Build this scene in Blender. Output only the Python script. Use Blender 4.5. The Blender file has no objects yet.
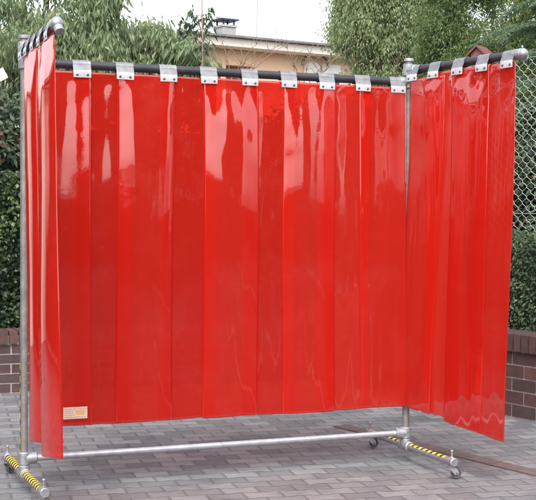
import bpy, bmesh, math, random
import numpy as np
from mathutils import Vector, Matrix, noise
random.seed(7); rng = np.random.default_rng(11)
S = bpy.context.scene; COL = S.collection
R = math.radians; PI = math.pi
V = Vector

# ------------------------------------------------------------------ camera
CP = V((-1.1951, -6.0454, 1.3365)); FPX = 1249.32
_y, _p, _r = R(22.2336), R(-1.517), R(0.3315)
FW = V((math.sin(_y)*math.cos(_p), math.cos(_y)*math.cos(_p), math.sin(_p)))
_R0 = V((math.cos(_y), -math.sin(_y), 0)); _U0 = _R0.cross(FW)
RT = math.cos(_r)*_R0 + math.sin(_r)*_U0; UP = -math.sin(_r)*_R0 + math.cos(_r)*_U0
cam = bpy.data.objects.new('camera', bpy.data.cameras.new('camera')); COL.objects.link(cam)
m = Matrix((RT, UP, -FW)).transposed().to_4x4(); m.translation = CP; cam.matrix_world = m
cam.data.sensor_width = 36; cam.data.lens = FPX/536*36; cam.data.clip_end = 900; cam.data.clip_start = .05
S.camera = cam
FH = V((FW.x, FW.y, 0)).normalized(); RH = V((FH.y, -FH.x, 0))
def at(u, Z, v=None, z=0.0):
    """place in the yard: u = bearing (photo column), Z = distance ahead of the photographer, z = height"""
    d = FW + (u-268)/FPX*RT - ((v if v is not None else 217)-250)/FPX*UP
    P = CP + d*Z
    return V((P.x, P.y, P.z if v is not None else z))

# ------------------------------------------------------------------ helpers
def tag(o, label=None, cat=None, group=None, kind=None):
    if label: o['label'] = label
    if cat: o['category'] = cat
    if group: o['group'] = group
    if kind: o['kind'] = kind
    return o
def thing(name, label, cat, loc=(0,0,0), rz=0, group=None):
    o = bpy.data.objects.new(name, None); COL.objects.link(o); o.location = loc; o.rotation_euler.z = rz
    o.empty_display_size = .2
    return tag(o, label, cat, group)
def obj(name, bm, mat, parent=None, smooth=False):
    me = bpy.data.meshes.new(name); bm.normal_update(); bm.to_mesh(me); bm.free()
    if smooth is not False:
        me.shade_smooth()
        if smooth is not True: 
            try: me.set_sharp_from_angle(angle=R(smooth))
            except Exception: pass
    me.materials.append(mat)
    o = bpy.data.objects.new(name, me); COL.objects.link(o)
    if parent: o.parent = parent
    return o
def frame(d):
    d = V(d).normalized(); a = V((0,0,1)) if abs(d.z) < .95 else V((1,0,0))
    x = a.cross(d).normalized(); y = d.cross(x).normalized(); return x, y, d
def tube(bm, pts, rad, n=20, caps=True):
    pts = [V(p) for p in pts]
    if not hasattr(rad, '__len__'): rad = [rad]*len(pts)
    rings = []; px = None
    for i, p in enumerate(pts):
        d = (pts[min(i+1, len(pts)-1)]-pts[max(i-1, 0)])
        x, y, d = frame(d)
        if px is not None:
            x = (px - d*px.dot(d)).normalized(); y = d.cross(x)
        px = x
        rings.append([bm.verts.new(p + (x*math.cos(2*PI*k/n)+y*math.sin(2*PI*k/n))*rad[i]) for k in range(n)])
    for a, b in zip(rings, rings[1:]):
        for k in range(n): bm.faces.new((a[k], a[(k+1) % n], b[(k+1) % n], b[k]))
    if caps:
        bm.faces.new(rings[0][::-1]); bm.faces.new(rings[-1])
def fit(bm, a, b, r, n=24, ch=.004):
    """sleeve with chamfered ends"""
    a, b = V(a), V(b); d = (b-a).normalized()
    tube(bm, [a, a+d*ch, b-d*ch, b], [r-ch, r, r, r-ch], n)
def box(bm, c, s, ax=None, bev=0):
    c = V(c); X, Y, Zz = ax or (V((1,0,0)), V((0,1,0)), V((0,0,1)))
    vs = [bm.verts.new(c + X*s[0]/2*i + Y*s[1]/2*j + Zz*s[2]/2*k) for i in (-1,1) for j in (-1,1) for k in (-1,1)]
    fs = [bm.faces.new([vs[q] for q in f]) for f in ((0,1,3,2),(4,6,7,5),(0,4,5,1),(2,3,7,6),(0,2,6,4),(1,5,7,3))]
    if bev:
        bmesh.ops.bevel(bm, geom=list({e for f in fs for e in f.edges}), offset=bev, segments=2, affect='EDGES', profile=.6)
def ball(bm, c, r, sc=(1,1,1), seg=20):
    mt = Matrix.Translation(V(c)) @ Matrix.Diagonal((*sc, 1))
    bmesh.ops.create_uvsphere(bm, u_segments=seg, v_segments=seg//2, radius=r, matrix=mt)
def B(): return bmesh.new()

# ------------------------------------------------------------------ node helpers
class N:
    def __init__(s, nt, sock): s.nt, s.s = nt, sock
    def _m(s, op, *a):
        n = s.nt.nodes.new('ShaderNodeMath'); n.operation = op
        for i, q in enumerate((s,)+a):
            if isinstance(q, N): s.nt.links.new(q.s, n.inputs[i])
            else: n.inputs[i].default_value = q
        return N(s.nt, n.outputs[0])
    def __add__(s, o): return s._m('ADD', o)
    def __sub__(s, o): return s._m('SUBTRACT', o)
    def __mul__(s, o): return s._m('MULTIPLY', o)
    def __truediv__(s, o): return s._m('DIVIDE', o)
    def f(s, op, *a): return s._m(op, *a)
def mat(name):
    mm = bpy.data.materials.new(name); mm.use_nodes = True; nt = mm.node_tree; nt.nodes.clear()
    return mm, nt
def new(nt, typ, ins=None, **kw):
    n = nt.nodes.new('ShaderNode'+typ)
    for k, v in kw.items(): setattr(n, k, v)
    for k, v in (ins or {}).items():
        if isinstance(v, N): nt.links.new(v.s, n.inputs[k])
        elif hasattr(v, 'is_output'): nt.links.new(v, n.inputs[k])
        elif isinstance(v, tuple) and len(v) == 3 and n.inputs[k].type == 'RGBA': n.inputs[k].default_value = (*v, 1)
        else: n.inputs[k].default_value = v
    return n
def ramp(nt, fac, stops):
    n = new(nt, 'ValToRGB', {'Fac': fac}); e = n.color_ramp.elements
    while len(e) < len(stops): e.new(.5)
    for q, (p, c) in zip(e, stops): q.position = p; q.color = (*c, 1) if len(c) == 3 else c
    return n.outputs['Color']
def mix(nt, fac, a, b, mode='MIX'):
    n = nt.nodes.new('ShaderNodeMix'); n.data_type = 'RGBA'; n.blend_type = mode
    for i, q in ((0, fac), (6, a), (7, b)):
        if isinstance(q, N): nt.links.new(q.s, n.inputs[i])
        elif hasattr(q, 'is_output'): nt.links.new(q, n.inputs[i])
        elif isinstance(q, tuple): n.inputs[i].default_value = (*q, 1)
        else: n.inputs[i].default_value = q
    return n.outputs[2]
def ns(nt, scale, detail=4, rough=.55, vec=None, out='Fac'):
    n = new(nt, 'TexNoise', {'Scale': scale, 'Detail': detail, 'Roughness': rough})
    if vec is None: vec = new(nt, 'TexCoord').outputs['Object']
    nt.links.new(vec, n.inputs['Vector']); return n.outputs[out]
def out(nt, sh): nt.links.new(sh, new(nt, 'OutputMaterial').inputs['Surface'])
def simple(name, c1, c2, scale=8, rough=.6, metal=0, bump=0, bscale=60, spec=.5, r2=None):
    mm, nt = mat(name)
    f = ns(nt, scale, 6)
    col = ramp(nt, f, [(.3, c1), (.7, c2)])
    p = new(nt, 'BsdfPrincipled', {'Base Color': col, 'Roughness': rough, 'Metallic': metal, 'Specular IOR Level': spec})
    if r2:
        rr = new(nt, 'MapRange', {'Value': ns(nt, scale*3, 5), 3: rough, 4: r2}); nt.links.new(rr.outputs[0], p.inputs['Roughness'])
    if bump:
        b = new(nt, 'Bump', {'Strength': bump, 'Distance': .01, 'Height': ns(nt, bscale, 4)})
        nt.links.new(b.outputs[0], p.inputs['Normal'])
    out(nt, p.outputs[0]); return mm

# ------------------------------------------------------------------ materials
def m_pvc():
    mm, nt = mat('red_pvc')
    at_ = new(nt, 'Attribute', attribute_name='tone').outputs['Fac']
    red = ramp(nt, N(nt, at_), [(0, (.64,.020,.012)), (1, (.78,.034,.020))])
    dust = new(nt, 'MapRange', {'Value': ns(nt, 3.5, 6, .7), 1: .5, 2: .8, 3: 0, 4: .05}).outputs[0]
    red = mix(nt, N(nt, dust), red, (.75,.45,.40))
    d = new(nt, 'BsdfDiffuse', {'Color': red}); t = new(nt, 'BsdfTranslucent', {'Color': red})
    a = new(nt, 'MixShader', {0: .58, 1: d.outputs[0], 2: t.outputs[0]})
    tr = new(nt, 'BsdfTransparent', {'Color': (.95,.075,.045)})
    b = new(nt, 'MixShader', {0: .20, 1: a.outputs[0], 2: tr.outputs[0]})
    geo = new(nt, 'NewGeometry')
    mp = new(nt, 'Mapping', {0: new(nt, 'TexCoord').outputs['Object']}); mp.inputs['Scale'].default_value = (38, 38, 1.6)
    bh_ = N(nt, ns(nt, 1.0, 3, .5, mp.outputs[0]))*.55 + N(nt, ns(nt, 9, 3, .45))
    bp = new(nt, 'Bump', {'Strength': .14, 'Distance': .002, 'Height': bh_})
    fr = new(nt, 'Fresnel', {'IOR': 1.52}); nt.links.new(bp.outputs[0], fr.inputs['Normal'])
    g = new(nt, 'BsdfGlossy', {'Color': (1,1,1), 'Roughness': .035}); nt.links.new(bp.outputs[0], g.inputs['Normal'])
    fac = (N(nt, fr.outputs[0])*1.65).f('MINIMUM', .33)
    c = new(nt, 'MixShader', {0: fac, 1: b.outputs[0], 2: g.outputs[0]})
    cl = new(nt, 'BsdfTransparent', {'Color': (1,1,1)})
    e = new(nt, 'MixShader', {0: geo.outputs['Backfacing'], 1: c.outputs[0], 2: cl.outputs[0]})
    out(nt, e.outputs[0]); return mm
def m_leaf(name, cols, trans=.3, rough=.5):
    mm, nt = mat(name)
    a = new(nt, 'Attribute', attribute_name='tint').outputs['Fac']
    col = ramp(nt, N(nt, a), [(i/(len(cols)-1), c) for i, c in enumerate(cols)])
    d = new(nt, 'BsdfPrincipled', {'Base Color': col, 'Roughness': rough, 'Specular IOR Level': .35})
    t = new(nt, 'BsdfTranslucent', {'Color': col})
    s = new(nt, 'MixShader', {0: trans, 1: d.outputs[0], 2: t.outputs[0]})
    out(nt, s.outputs[0]); return mm
def m_paving():
    mm, nt = mat('double_t_pavers')
    g = new(nt, 'NewGeometry').outputs['Position']
    wob = new(nt, 'VectorMath', {0: ns(nt, 1.3, 3, .5, g, 'Color')}, operation='SCALE'); wob.inputs['Scale'].default_value = .012
    gp = new(nt, 'VectorMath', {0: g, 1: wob.outputs[0]}, operation='ADD').outputs[0]
    wob2 = new(nt, 'VectorMath', {0: ns(nt, 45, 2, .5, g, 'Color')}, operation='SCALE'); wob2.inputs['Scale'].default_value = .005
    gp = new(nt, 'VectorMath', {0: gp, 1: wob2.outputs[0]}, operation='ADD').outputs[0]
    sx = new(nt, 'SeparateXYZ', {0: gp}); X, Y = N(nt, sx.outputs[0]), N(nt, sx.outputs[1])
    ca, sa = math.cos(R(-8)), math.sin(R(-8))
    u = (X*ca + Y*sa)/.182 + 40.3; v = (Y*ca - X*sa)/.119 + 60.2
    T = ((u*(2*PI)).f('COSINE')*2.0).f('MINIMUM', 1.0).f('MAXIMUM', -1.0)
    k = (v+.5).f('FLOOR'); s = N(nt, (k.f('FLOORED_MODULO', 2.0)*-2.0+1.0).s)
    dl = v - k - s*T*.055
    row = k - (dl.f('LESS_THAN', 0.0))
    w = u - row.f('FLOORED_MODULO', 2.0)*.5
    cid = (w+.5).f('FLOOR')
    de = ((w.f('FRACT')-.5).f('ABSOLUTE'))*.182
    dd = dl.f('ABSOLUTE')*.119
    dist = de.f('MINIMUM', dd)
    idv = new(nt, 'CombineXYZ', {0: cid, 1: row, 2: 0.0})
    wn = new(nt, 'TexWhiteNoise', {0: idv.outputs[0]}, noise_dimensions='3D')
    joint = new(nt, 'MapRange', {0: dist, 1: .001, 2: .0075, 3: 1.0, 4: 0.0}, interpolation_type='SMOOTHSTEP').outputs[0]
    base = ramp(nt, N(nt, wn.outputs[0]), [(0, (.118,.122,.133)), (.5, (.158,.162,.172)), (1, (.21,.212,.22))])
    pink = new(nt, 'MapRange', {0: ns(nt, .55, 3, .5, g), 1: .45, 2: .68, 3: 0, 4: .38}).outputs[0]
    moss = new(nt, 'MapRange', {'Value': ns(nt, 7, 5, .7, g), 1: .52, 2: .72, 3: 0, 4: .6}).outputs[0]
    base = mix(nt, N(nt, moss), base, (.10,.098,.088))
    base = mix(nt, N(nt, pink), base, (.205,.172,.178))
    stain = ramp(nt, N(nt, ns(nt, 2.6, 8, .72, g)), [(.3, (.66,.66,.68)), (.5, (.97,.97,.97)), (.72, (1.18,1.17,1.13))])
    base = mix(nt, 1.0, base, stain, 'MULTIPLY')
    grit = ramp(nt, N(nt, ns(nt, 160, 3, .6, g)), [(.3, (.82,.82,.82)), (.7, (1.12,1.12,1.12))])
    base = mix(nt, 1.0, base, grit, 'MULTIPLY')
    jc = ramp(nt, N(nt, ns(nt, 5, 4, .6, g)), [(.35, (.055,.048,.05)), (.65, (.12,.095,.085))])
    col = mix(nt, N(nt, joint)*.80, base, jc)
    hgt = N(nt, new(nt, 'MapRange', {0: dist, 1: 0.0, 2: .016, 3: 0.0, 4: 1.0}, interpolation_type='SMOOTHSTEP').outputs[0])
    hgt = hgt + N(nt, wn.outputs[0])*.25 + N(nt, ns(nt, 120, 3, .6, g))*.15
    b = new(nt, 'Bump', {'Strength': .8, 'Distance': .006, 'Height': hgt})
    p = new(nt, 'BsdfPrincipled', {'Base Color': col, 'Roughness': .8, 'Specular IOR Level': .35, 'Normal': b.outputs[0]})
    out(nt, p.outputs[0]); return mm
def m_tint(name, cols, rough=.75, nscale=30, bump=.3):
    mm, nt = mat(name)
    a = new(nt, 'Attribute', attribute_name='tint').outputs['Fac']
    col = ramp(nt, N(nt, a), [(i/(len(cols)-1), c) for i, c in enumerate(cols)])
    nn = ramp(nt, N(nt, ns(nt, nscale, 5, .65)), [(.3, (.75,.75,.75)), (.7, (1.2,1.2,1.2))])
    col = mix(nt, 1.0, col, nn, 'MULTIPLY')
    b = new(nt, 'Bump', {'Strength': bump, 'Distance': .004, 'Height': ns(nt, nscale*4, 3)})
    p = new(nt, 'BsdfPrincipled', {'Base Color': col, 'Roughness': rough, 'Normal': b.outputs[0]})
    out(nt, p.outputs[0]); return mm
def m_hazard():
    mm, nt = mat('hazard_tape')
    tc = new(nt, 'UVMap'); sx = new(nt, 'SeparateXYZ', {0: tc.outputs[0]})
    f = (N(nt, sx.outputs[0]) + N(nt, sx.outputs[1])).f('FRACT').f('GREATER_THAN', .5)
    dirt = ramp(nt, N(nt, ns(nt, 40, 5, .7)), [(.35, (.62,.60,.55)), (.6, (1,1,1))])
    col = mix(nt, f, (.80,.60,.06), (.025,.025,.028))
    col = mix(nt, 1.0, col, dirt, 'MULTIPLY')
    p = new(nt, 'BsdfPrincipled', {'Base Color': col, 'Roughness': .4}); out(nt, p.outputs[0]); return mm
PVC = m_pvc()
GALV = simple('galvanised_steel', (.30,.30,.32), (.44,.44,.46), 25, .38, .75, .12, 90, r2=.6)
GALVD = simple('weathered_galvanised_steel', (.17,.155,.145), (.29,.27,.26), 18, .5, .6, .2, 70, r2=.7)
ALU = simple('brushed_aluminium', (.19,.19,.205), (.30,.30,.315), 30, .45, .55, .05, 120)
BAR = simple('bright_zinc', (.33,.33,.37), (.46,.46,.49), 30, .42, .55, .05, 120)
PLATE = simple('white_metal_plate', (.42,.42,.45), (.56,.56,.58), 22, .4, .15, .05)
BLACK = simple('black_plastic_tube', (.018,.020,.026), (.035,.038,.046), 14, .35, 0, .08, 80, r2=.55)
RIVET = simple('dark_steel', (.10,.10,.105), (.2,.2,.2), 40, .45, .7)
RUBBER = simple('grey_rubber', (.05,.05,.055), (.10,.10,.105), 30, .7)
HAZ = m_hazard()
PAPER = simple('cream_label_paper', (.60,.48,.36), (.66,.54,.41), 20, .6)
INK = simple('label_ink', (.30,.27,.25), (.38,.34,.30), 60, .7)
ORANGE = simple('label_orange', (.62,.32,.12), (.68,.38,.16), 60, .7)
BRICK = m_tint('engineering_brick', [(.045,.024,.024), (.078,.036,.034), (.056,.035,.037), (.10,.045,.037)], .7, 14, .5)
MORTAR = simple('mortar', (.30,.285,.28), (.40,.38,.37), 30, .9, 0, .3)
EDGE = m_tint('clay_edging', [(.105,.078,.072), (.135,.092,.084), (.12,.09,.084)], .75, 18, .4)
SOIL = simple('soil', (.05,.04,.03), (.10,.085,.06), 3, .95, 0, .5, 20)
BARK = simple('bark', (.07,.055,.045), (.16,.13,.10), 12, .9, 0, .6, 40)
TWIG = simple('bare_twig', (.17,.11,.09), (.26,.18,.15), 12, .85)
RENDER = simple('peach_render', (.78,.53,.36), (.82,.58,.41), 1.2, .9, 0, .15, 30)
RENDER2 = simple('orange_render', (.74,.42,.22), (.78,.47,.26), 1.2, .9, 0, .15, 30)
CREAM = simple('cream_paint', (.74,.68,.60), (.80,.74,.66), 2, .8)
ROOFM = simple('grey_roof_felt', (.13,.13,.13), (.2,.2,.2), 5, .85)
WHITE = simple('white_paint', (.74,.74,.74), (.82,.82,.82), 5, .6)
BLUE = simple('blue_sheet_metal', (.02,.03,.07), (.035,.045,.09), 6, .4, .2)
REDROOF = simple('red_brown_wood', (.13,.045,.04), (.19,.065,.055), 10, .7)
REDW = simple('red_wood_wall', (.17,.065,.06), (.22,.09,.08), 10, .7)
WIRE = simple('fence_wire', (.26,.29,.26), (.38,.41,.38), 20, .45, .3)
mm_, nt_ = mat('window_glass'); out(nt_, new(nt_, 'BsdfPrincipled', {'Base Color': (.03,.035,.04), 'Roughness': .06}).outputs[0]); GLASS = mm_
L_LONG = m_leaf('long_leaf', [(.12,.18,.09), (.20,.27,.14), (.28,.35,.20), (.42,.42,.23)], .5)  # lightened tints, haze put into the leaf colour
L_SAP = m_leaf('sapling_leaf', [(.05,.085,.05), (.09,.13,.08), (.13,.17,.11)], .3)
L_IVY = m_leaf('ivy_leaf', [(.010,.022,.009), (.022,.042,.014), (.045,.080,.022), (.11,.17,.05)], .2, .35)
L_DARK = m_leaf('laurel_leaf', [(.03,.05,.033), (.05,.08,.047), (.085,.12,.065), (.16,.08,.06)], .2)
L_BOX = m_leaf('small_leaf', [(.028,.050,.024), (.055,.088,.042), (.09,.135,.065), (.16,.21,.11)], .2)
L_BIRCH = m_leaf('birch_leaf', [(.17,.225,.11), (.24,.31,.15), (.33,.40,.21), (.46,.48,.27)], .5)  # birch and conifer tints made paler too, veiling haze put into their colour
L_CON = m_leaf('dark_conifer', [(.09,.145,.07), (.15,.215,.095), (.22,.30,.12), (.36,.42,.17)], .5)
L_YEL = m_leaf('yellow_green_conifer', [(.14,.21,.06), (.21,.30,.085), (.29,.40,.11), (.42,.50,.16)], .5)
L_SPR = m_leaf('spruce_needle', [(.11,.18,.12), (.17,.26,.16), (.24,.34,.20)], .4)

# ------------------------------------------------------------------ foliage
def leaves(name, P, D, Nn, ln, wd, mt, parent=None, tint=None):
    """P positions, D leaf directions, Nn leaf normals: folded diamond leaves, one mesh"""
    n = len(P); D = D/np.linalg.norm(D, axis=1, keepdims=True)
    Sd = np.cross(D, Nn); Sd /= np.linalg.norm(Sd, axis=1, keepdims=True)+1e-9
    Up = np.cross(Sd, D)
    ln = np.broadcast_to(ln, n)[:, None]; wd = np.broadcast_to(wd, n)[:, None]
    a = P; b = P + D*ln*.45 + Sd*wd*.5 + Up*wd*.12; c = P + D*ln - Up*ln*.08; d = P + D*ln*.45 - Sd*wd*.5 + Up*wd*.12
    vs = np.stack([a, b, c, d], 1).reshape(-1, 3)
    base = np.arange(n)[:, None]*4
    tris = np.concatenate([base+np.array([0,1,2]), base+np.array([0,2,3])], 1).reshape(-1)
    me = bpy.data.meshes.new(name); me.vertices.add(4*n); me.vertices.foreach_set('co', vs.ravel().astype(np.float32))
    me.loops.add(6*n); me.loops.foreach_set('vertex_index', tris.astype(np.int32))
    me.polygons.add(2*n); me.polygons.foreach_set('loop_start', (np.arange(2*n)*3).astype(np.int32))
    if tint is None: tint = rng.random(n)
    at_ = me.attributes.new('tint', 'FLOAT', 'FACE'); at_.data.foreach_set('value', np.repeat(np.clip(tint, 0, 1), 2).astype(np.float32))
    me.update(calc_edges=True); me.materials.append(mt)
    o = bpy.data.objects.new(name, me); COL.objects.link(o)
    if parent: o.parent = parent
    return o
def unit(n):
    v = rng.normal(size=(n, 3)); return v/np.linalg.norm(v, axis=1, keepdims=True)
def sprays(centres, radius, per, ln, wd, droop, spread, tintc=None, flat=.6):
    """clumps of leaves around each centre"""
    n = len(centres)*per
    C = np.repeat(centres, per, 0)
    P = C + unit(n)*np.abs(rng.normal(0, radius, (n, 1)))*np.array([1, 1, .8])
    D = unit(n)*spread + np.array([0, 0, -droop]) ; D += (P-C)/(radius+1e-6)*.3
    Nn = unit(n)*flat + np.array([0, 0, 1.0])
    L = ln*rng.uniform(.6, 1.3, n); W = wd*rng.uniform(.7, 1.25, n)
    base = np.repeat(rng.random(len(centres)) if tintc is None else tintc, per)
    return P, D, Nn, L, W, np.clip(base*.6 + rng.random(n)*.45 - .02, 0, 1)
def crown(lobes, n, shell=.55):
    """points through overlapping ellipsoid lobes, denser to the outside, with holes"""
    out_ = []
    vol = np.array([l[3]*l[4]*l[5] for l in lobes])**.67; vol /= vol.sum()
    for l, w in zip(lobes, vol):
        k = max(3, int(n*w*1.6)); d = unit(k); r = rng.random(k)**(1/3.)*(1-shell) + shell*rng.uniform(.75, 1.08, k)
        out_.append(np.array(l[:3]) + d*r[:, None]*np.array(l[3:6]))
    P = np.concatenate(out_)
    keep = np.array([noise.noise(V(p)*2.1) + .55*noise.noise(V(p)*5.3) > -.22 for p in P])
    P = P[keep]; rng.shuffle(P); return P[:n]
def trunk(name, pts, rad, parent, branches=(), mt=None):
    bm = B(); tube(bm, pts, rad, 10)
    for p, r in branches: tube(bm, p, r, 6)
    return obj(name, bm, mt or BARK, parent, True)
def limb(a, b, k=5, sag=.1, wob=.06):
    a, b = V(a), V(b); L_ = (b-a).length
    return [a.lerp(b, i/k) + V((random.uniform(-1,1), random.uniform(-1,1), random.uniform(-.5,.5)))*wob*L_*(0 < i < k) + V((0,0,sag*L_*math.sin(PI*i/k))) for i in range(k+1)]
def tree(name, label, cat, base, lobes, n, per, ln, wd, droop, spread, radius, mt, group=None, th=2.0, tr=.07, nb=14):
    o = thing(name, label, cat, base, group=group); bx = V(base)
    loc = [(l[0]-bx.x, l[1]-bx.y, l[2]-bx.z, *l[3:6]) for l in lobes]
    C = crown(loc, n)
    P, D, Nn, L, W, T = sprays(C, radius, per, ln, wd, droop, spread)
    leaves('crown', P, D, Nn, L, W, mt, o, T)
    top = max(l[2]+l[5]*.6 for l in loc)
    tp = [(0,0,-.05)] + [(random.uniform(-.08,.08), random.uniform(-.08,.08), top*k/6) for k in range(1, 7)]
    br = []
    for i in range(nb):
        c = C[rng.integers(len(C))]; h = max(.3, min(c[2]-.3, top*.9)*random.uniform(.5, 1))
        k = min(5, int(h/top*6)); q = V(tp[k]).lerp(V(tp[k+1]), h/top*6-k) if k < 6 else V(tp[-1])
        p = limb(q, c, 5); br.append((p, [tr*.4*(1-j/6)+.003 for j in range(6)]))
    trunk('trunk', tp, [tr*(1-.13*k) for k in range(7)], o, br)
    return o

# ------------------------------------------------------------------ ground
def sheet(name, pts, z, mt, sub=0):
    bm = B(); bm.faces.new([bm.verts.new((x, y, z)) for x, y in pts])
    return tag(obj(name, bm, mt), kind='structure')
sheet('ground', [(-350,-350), (350,-350), (350,350), (-350,350)], -.012, SOIL)
WD = V((.185, -.983, 0)).normalized()            # the right wall, the edging and the feet all run this way
WN = V((WD.y, -WD.x, 0))                          # towards the yard (-x)
W0 = V((3.50, 1.149, 0)); WC = W0 - WD*((3.34-1.149)/.983) ; WC.y = 3.34
LWD = V((-1, .012, 0)).normalized()
LW0 = V((WC.x, 3.34, 0))
PAVE = m_paving()
far = W0 + WD*30
ff_ = W0 + WD*((W0.y+1.75)/.983)
sheet('paving', [(-26, 30), (-1.9, 30), (-1.9, 3.42), (WC.x, 3.34), (W0.x, W0.y), (ff_.x, -1.75), (-26, -1.75)], -.004, PAVE)
sheet('added_dark_ground', [(-26, -1.75), (40, -1.75), (40, -40), (-26, -40)], -.006, simple('unseen_dark_ground', (.028,.028,.03), (.05,.05,.052), 3, 1, 0, .6, 60, spec=0))  # unseen dark ground added to keep pale paving reflections off the curtain

def brick_mesh(bm, tints, c, s, ax, t):
    n0 = len(bm.faces); box(bm, c, s, ax, 0); bm.faces.ensure_lookup_table()
    tints += [t]*(len(bm.faces)-n0)
def finish_tint(o, tints):
    a = o.data.attributes.new('tint', 'FLOAT', 'FACE'); a.data.foreach_set('value', tints)
# clay edging: a line of flush bricks that starts in the yard and runs towards the photographer's right
bm = B(); tints = []
E0 = V((2.262, 1.17, 0)); k = 0; s = 0
while s < 9:
    l = .205; c = E0 + WD*(s+l/2)
    brick_mesh(bm, tints, c + V((0, 0, -.022 + random.uniform(0, .003))), (l-.008, .112, .05), (WD, -WN, V((0,0,1))), random.random()); s += l
o = tag(obj('edging_strip', bm, EDGE), kind='structure'); finish_tint(o, tints)

def brick_wall(label, p0, d, length, n, ch, rl, courses, cap, bl, rw, depth=.24):
    """p0 start of the face at the ground, d along it, n out of it"""
    o = thing('brick_wall', label, 'brick wall', p0); H = ch*courses; up = V((0,0,1))
    bm = B(); box(bm, d*length/2 - n*(depth/2) + up*(H+cap)/2*1.0 - up*.03, (length-.01, depth-.012, H+cap-.012+.0), (d, n, up)); obj('mortar_core', bm, MORTAR, o)
    bm = B(); tints = []
    for r in range(courses):
        s = -(bl/2)*(r % 2) + .03
        while s < length:
            a, b = max(s, 0), min(s+bl-.012, length)
            if b-a > .02:
                brick_mesh(bm, tints, d*(a+b)/2 - n*.05 + up*(r*ch+ch/2) + n*random.uniform(0, .0015), (b-a, .1, ch-.012), (d, n, up), random.random())
            s += bl
    q = obj('brickwork', bm, BRICK, o); finish_tint(q, tints)
    bm = B(); tints = []; s = 0
    while s < length-.01:
        brick_mesh(bm, tints, d*(s+rw/2) - n*(depth/2-.006) + up*(H+cap/2+.002) + n*random.uniform(0, .002), (rw-.012, depth+.03, cap-.006), (d, n, up), random.uniform(.3, 1)); s += rw
    q = obj('coping', bm, BRICK, o); finish_tint(q, tints)
    return o
brick_wall('low purple brown brick wall with upright coping bricks, under the chain link fence at right', WC, WD, 14, WN, .0885, 0, 5, .118, .225, .072)
brick_wall('low dark brick wall at far left, behind the left post of the screen', LW0 + LWD*.02, LWD, 4.7, V((-.012,-1,0)).normalized(), .0735, 0, 5, .100, .225, .072)

# ------------------------------------------------------------------ hedges
def hedge(label, a, b, n, depth, z0, z1, mt, dens, ln, wd, name='hedge', tb=0, rough_top=.06):
    """leafy hedge between a and b, front face towards n"""
    o = thing(name, label, 'hedge', a); a, b = V(a), V(b); d = (b-a); Lh = d.length; d.normalize(); n = V(n)
    nf = int(Lh*(z1-z0)*dens); nt_ = int(Lh*depth*dens*.8)
    s = rng.uniform(0, Lh, nf+nt_); zz = np.concatenate([rng.uniform(z0, z1, nf), np.full(nt_, z1)]); dp = np.concatenate([np.abs(rng.normal(0, .07, nf)), rng.uniform(0, depth, nt_)])
    bul = np.array([noise.noise(V((q*1.7, w*2.1, 3.1))) for q, w in zip(s, zz)])
    tp = np.array([noise.noise(V((q*2.3, w*3, 8.7))) for q, w in zip(s, dp)])
    zz = zz + tp*rough_top*(zz > z0+.6*(z1-z0)) + rng.normal(0, .02, len(zz))
    off = -dp + bul*.09
    P = s[:, None]*np.array(d) + off[:, None]*np.array(n) + zz[:, None]*np.array([0,0,1.])
    D = unit(len(P))*.7 + np.array(n)*.5 + np.array([0,0,-.5]); Nn = unit(len(P))*.5 + np.array(n)*1.0 + np.array([0,0,.5])
    pat = np.array([noise.noise(V(p)*3.2+V((tb,0,0))) for p in P])
    T = (.22 if mt is L_IVY else .36) + pat*.75 + rng.normal(0, .17, len(P)) - dp*1.0*(zz < z1-.05)  # leaves deeper inside get a darker tint, inner shade put into the colour
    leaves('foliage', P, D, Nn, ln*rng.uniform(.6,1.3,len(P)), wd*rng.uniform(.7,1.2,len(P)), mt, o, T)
    bm = B(); 
    for i in range(int(Lh/.35)):
        x = (i+.5)*.35; p0 = d*x - n*depth*.5
        tube(bm, [p0, p0+V((random.uniform(-.05,.05), 0, (z1)*.5)), p0+V((random.uniform(-.1,.1), 0, z1*.9))], [.02,.015,.006], 6)
    obj('stem', bm, BARK, o, True)
    # plain dark box: the hedge's inner shade put into colour, closes bright gaps
    bm = B(); box(bm, d*Lh/2 - n*(depth/2+.06) + V((0,0,(z0+z1)/2-.06)), (Lh, depth*.55, (z1-z0)*.9), (d, n, V((0,0,1)))); obj('inner_shade_box', bm, simple('hedge_inner_shade', (.006,.012,.005), (.016,.028,.012), 14, .95, 0, 1, 30), o)
    return o
LN = V((-.012,-1,0)).normalized()
A = LW0 - LN*.40 + LWD*.1
hedge('dense ivy covered hedge above the brick wall at far left', A, A+LWD*4.6, LN, .6, .2, 1.62, L_IVY, 3800, .038, .033)
A2 = A - LN*.55
hedge('dark laurel hedge rising behind the ivy hedge at far left', A2, A2+LWD*4.6, LN, .5, .9, 2.2, L_DARK, 1700, .085, .035, tb=5, rough_top=.25)
A = W0 - WN*.36 - WD*2.1
hedge('trimmed small leaved hedge between the right brick wall and the chain link fence', A, A+WD*6, WN, .42, .5, 1.20, L_BOX, 5200, .026, .016, tb=9, rough_top=.05)

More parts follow.
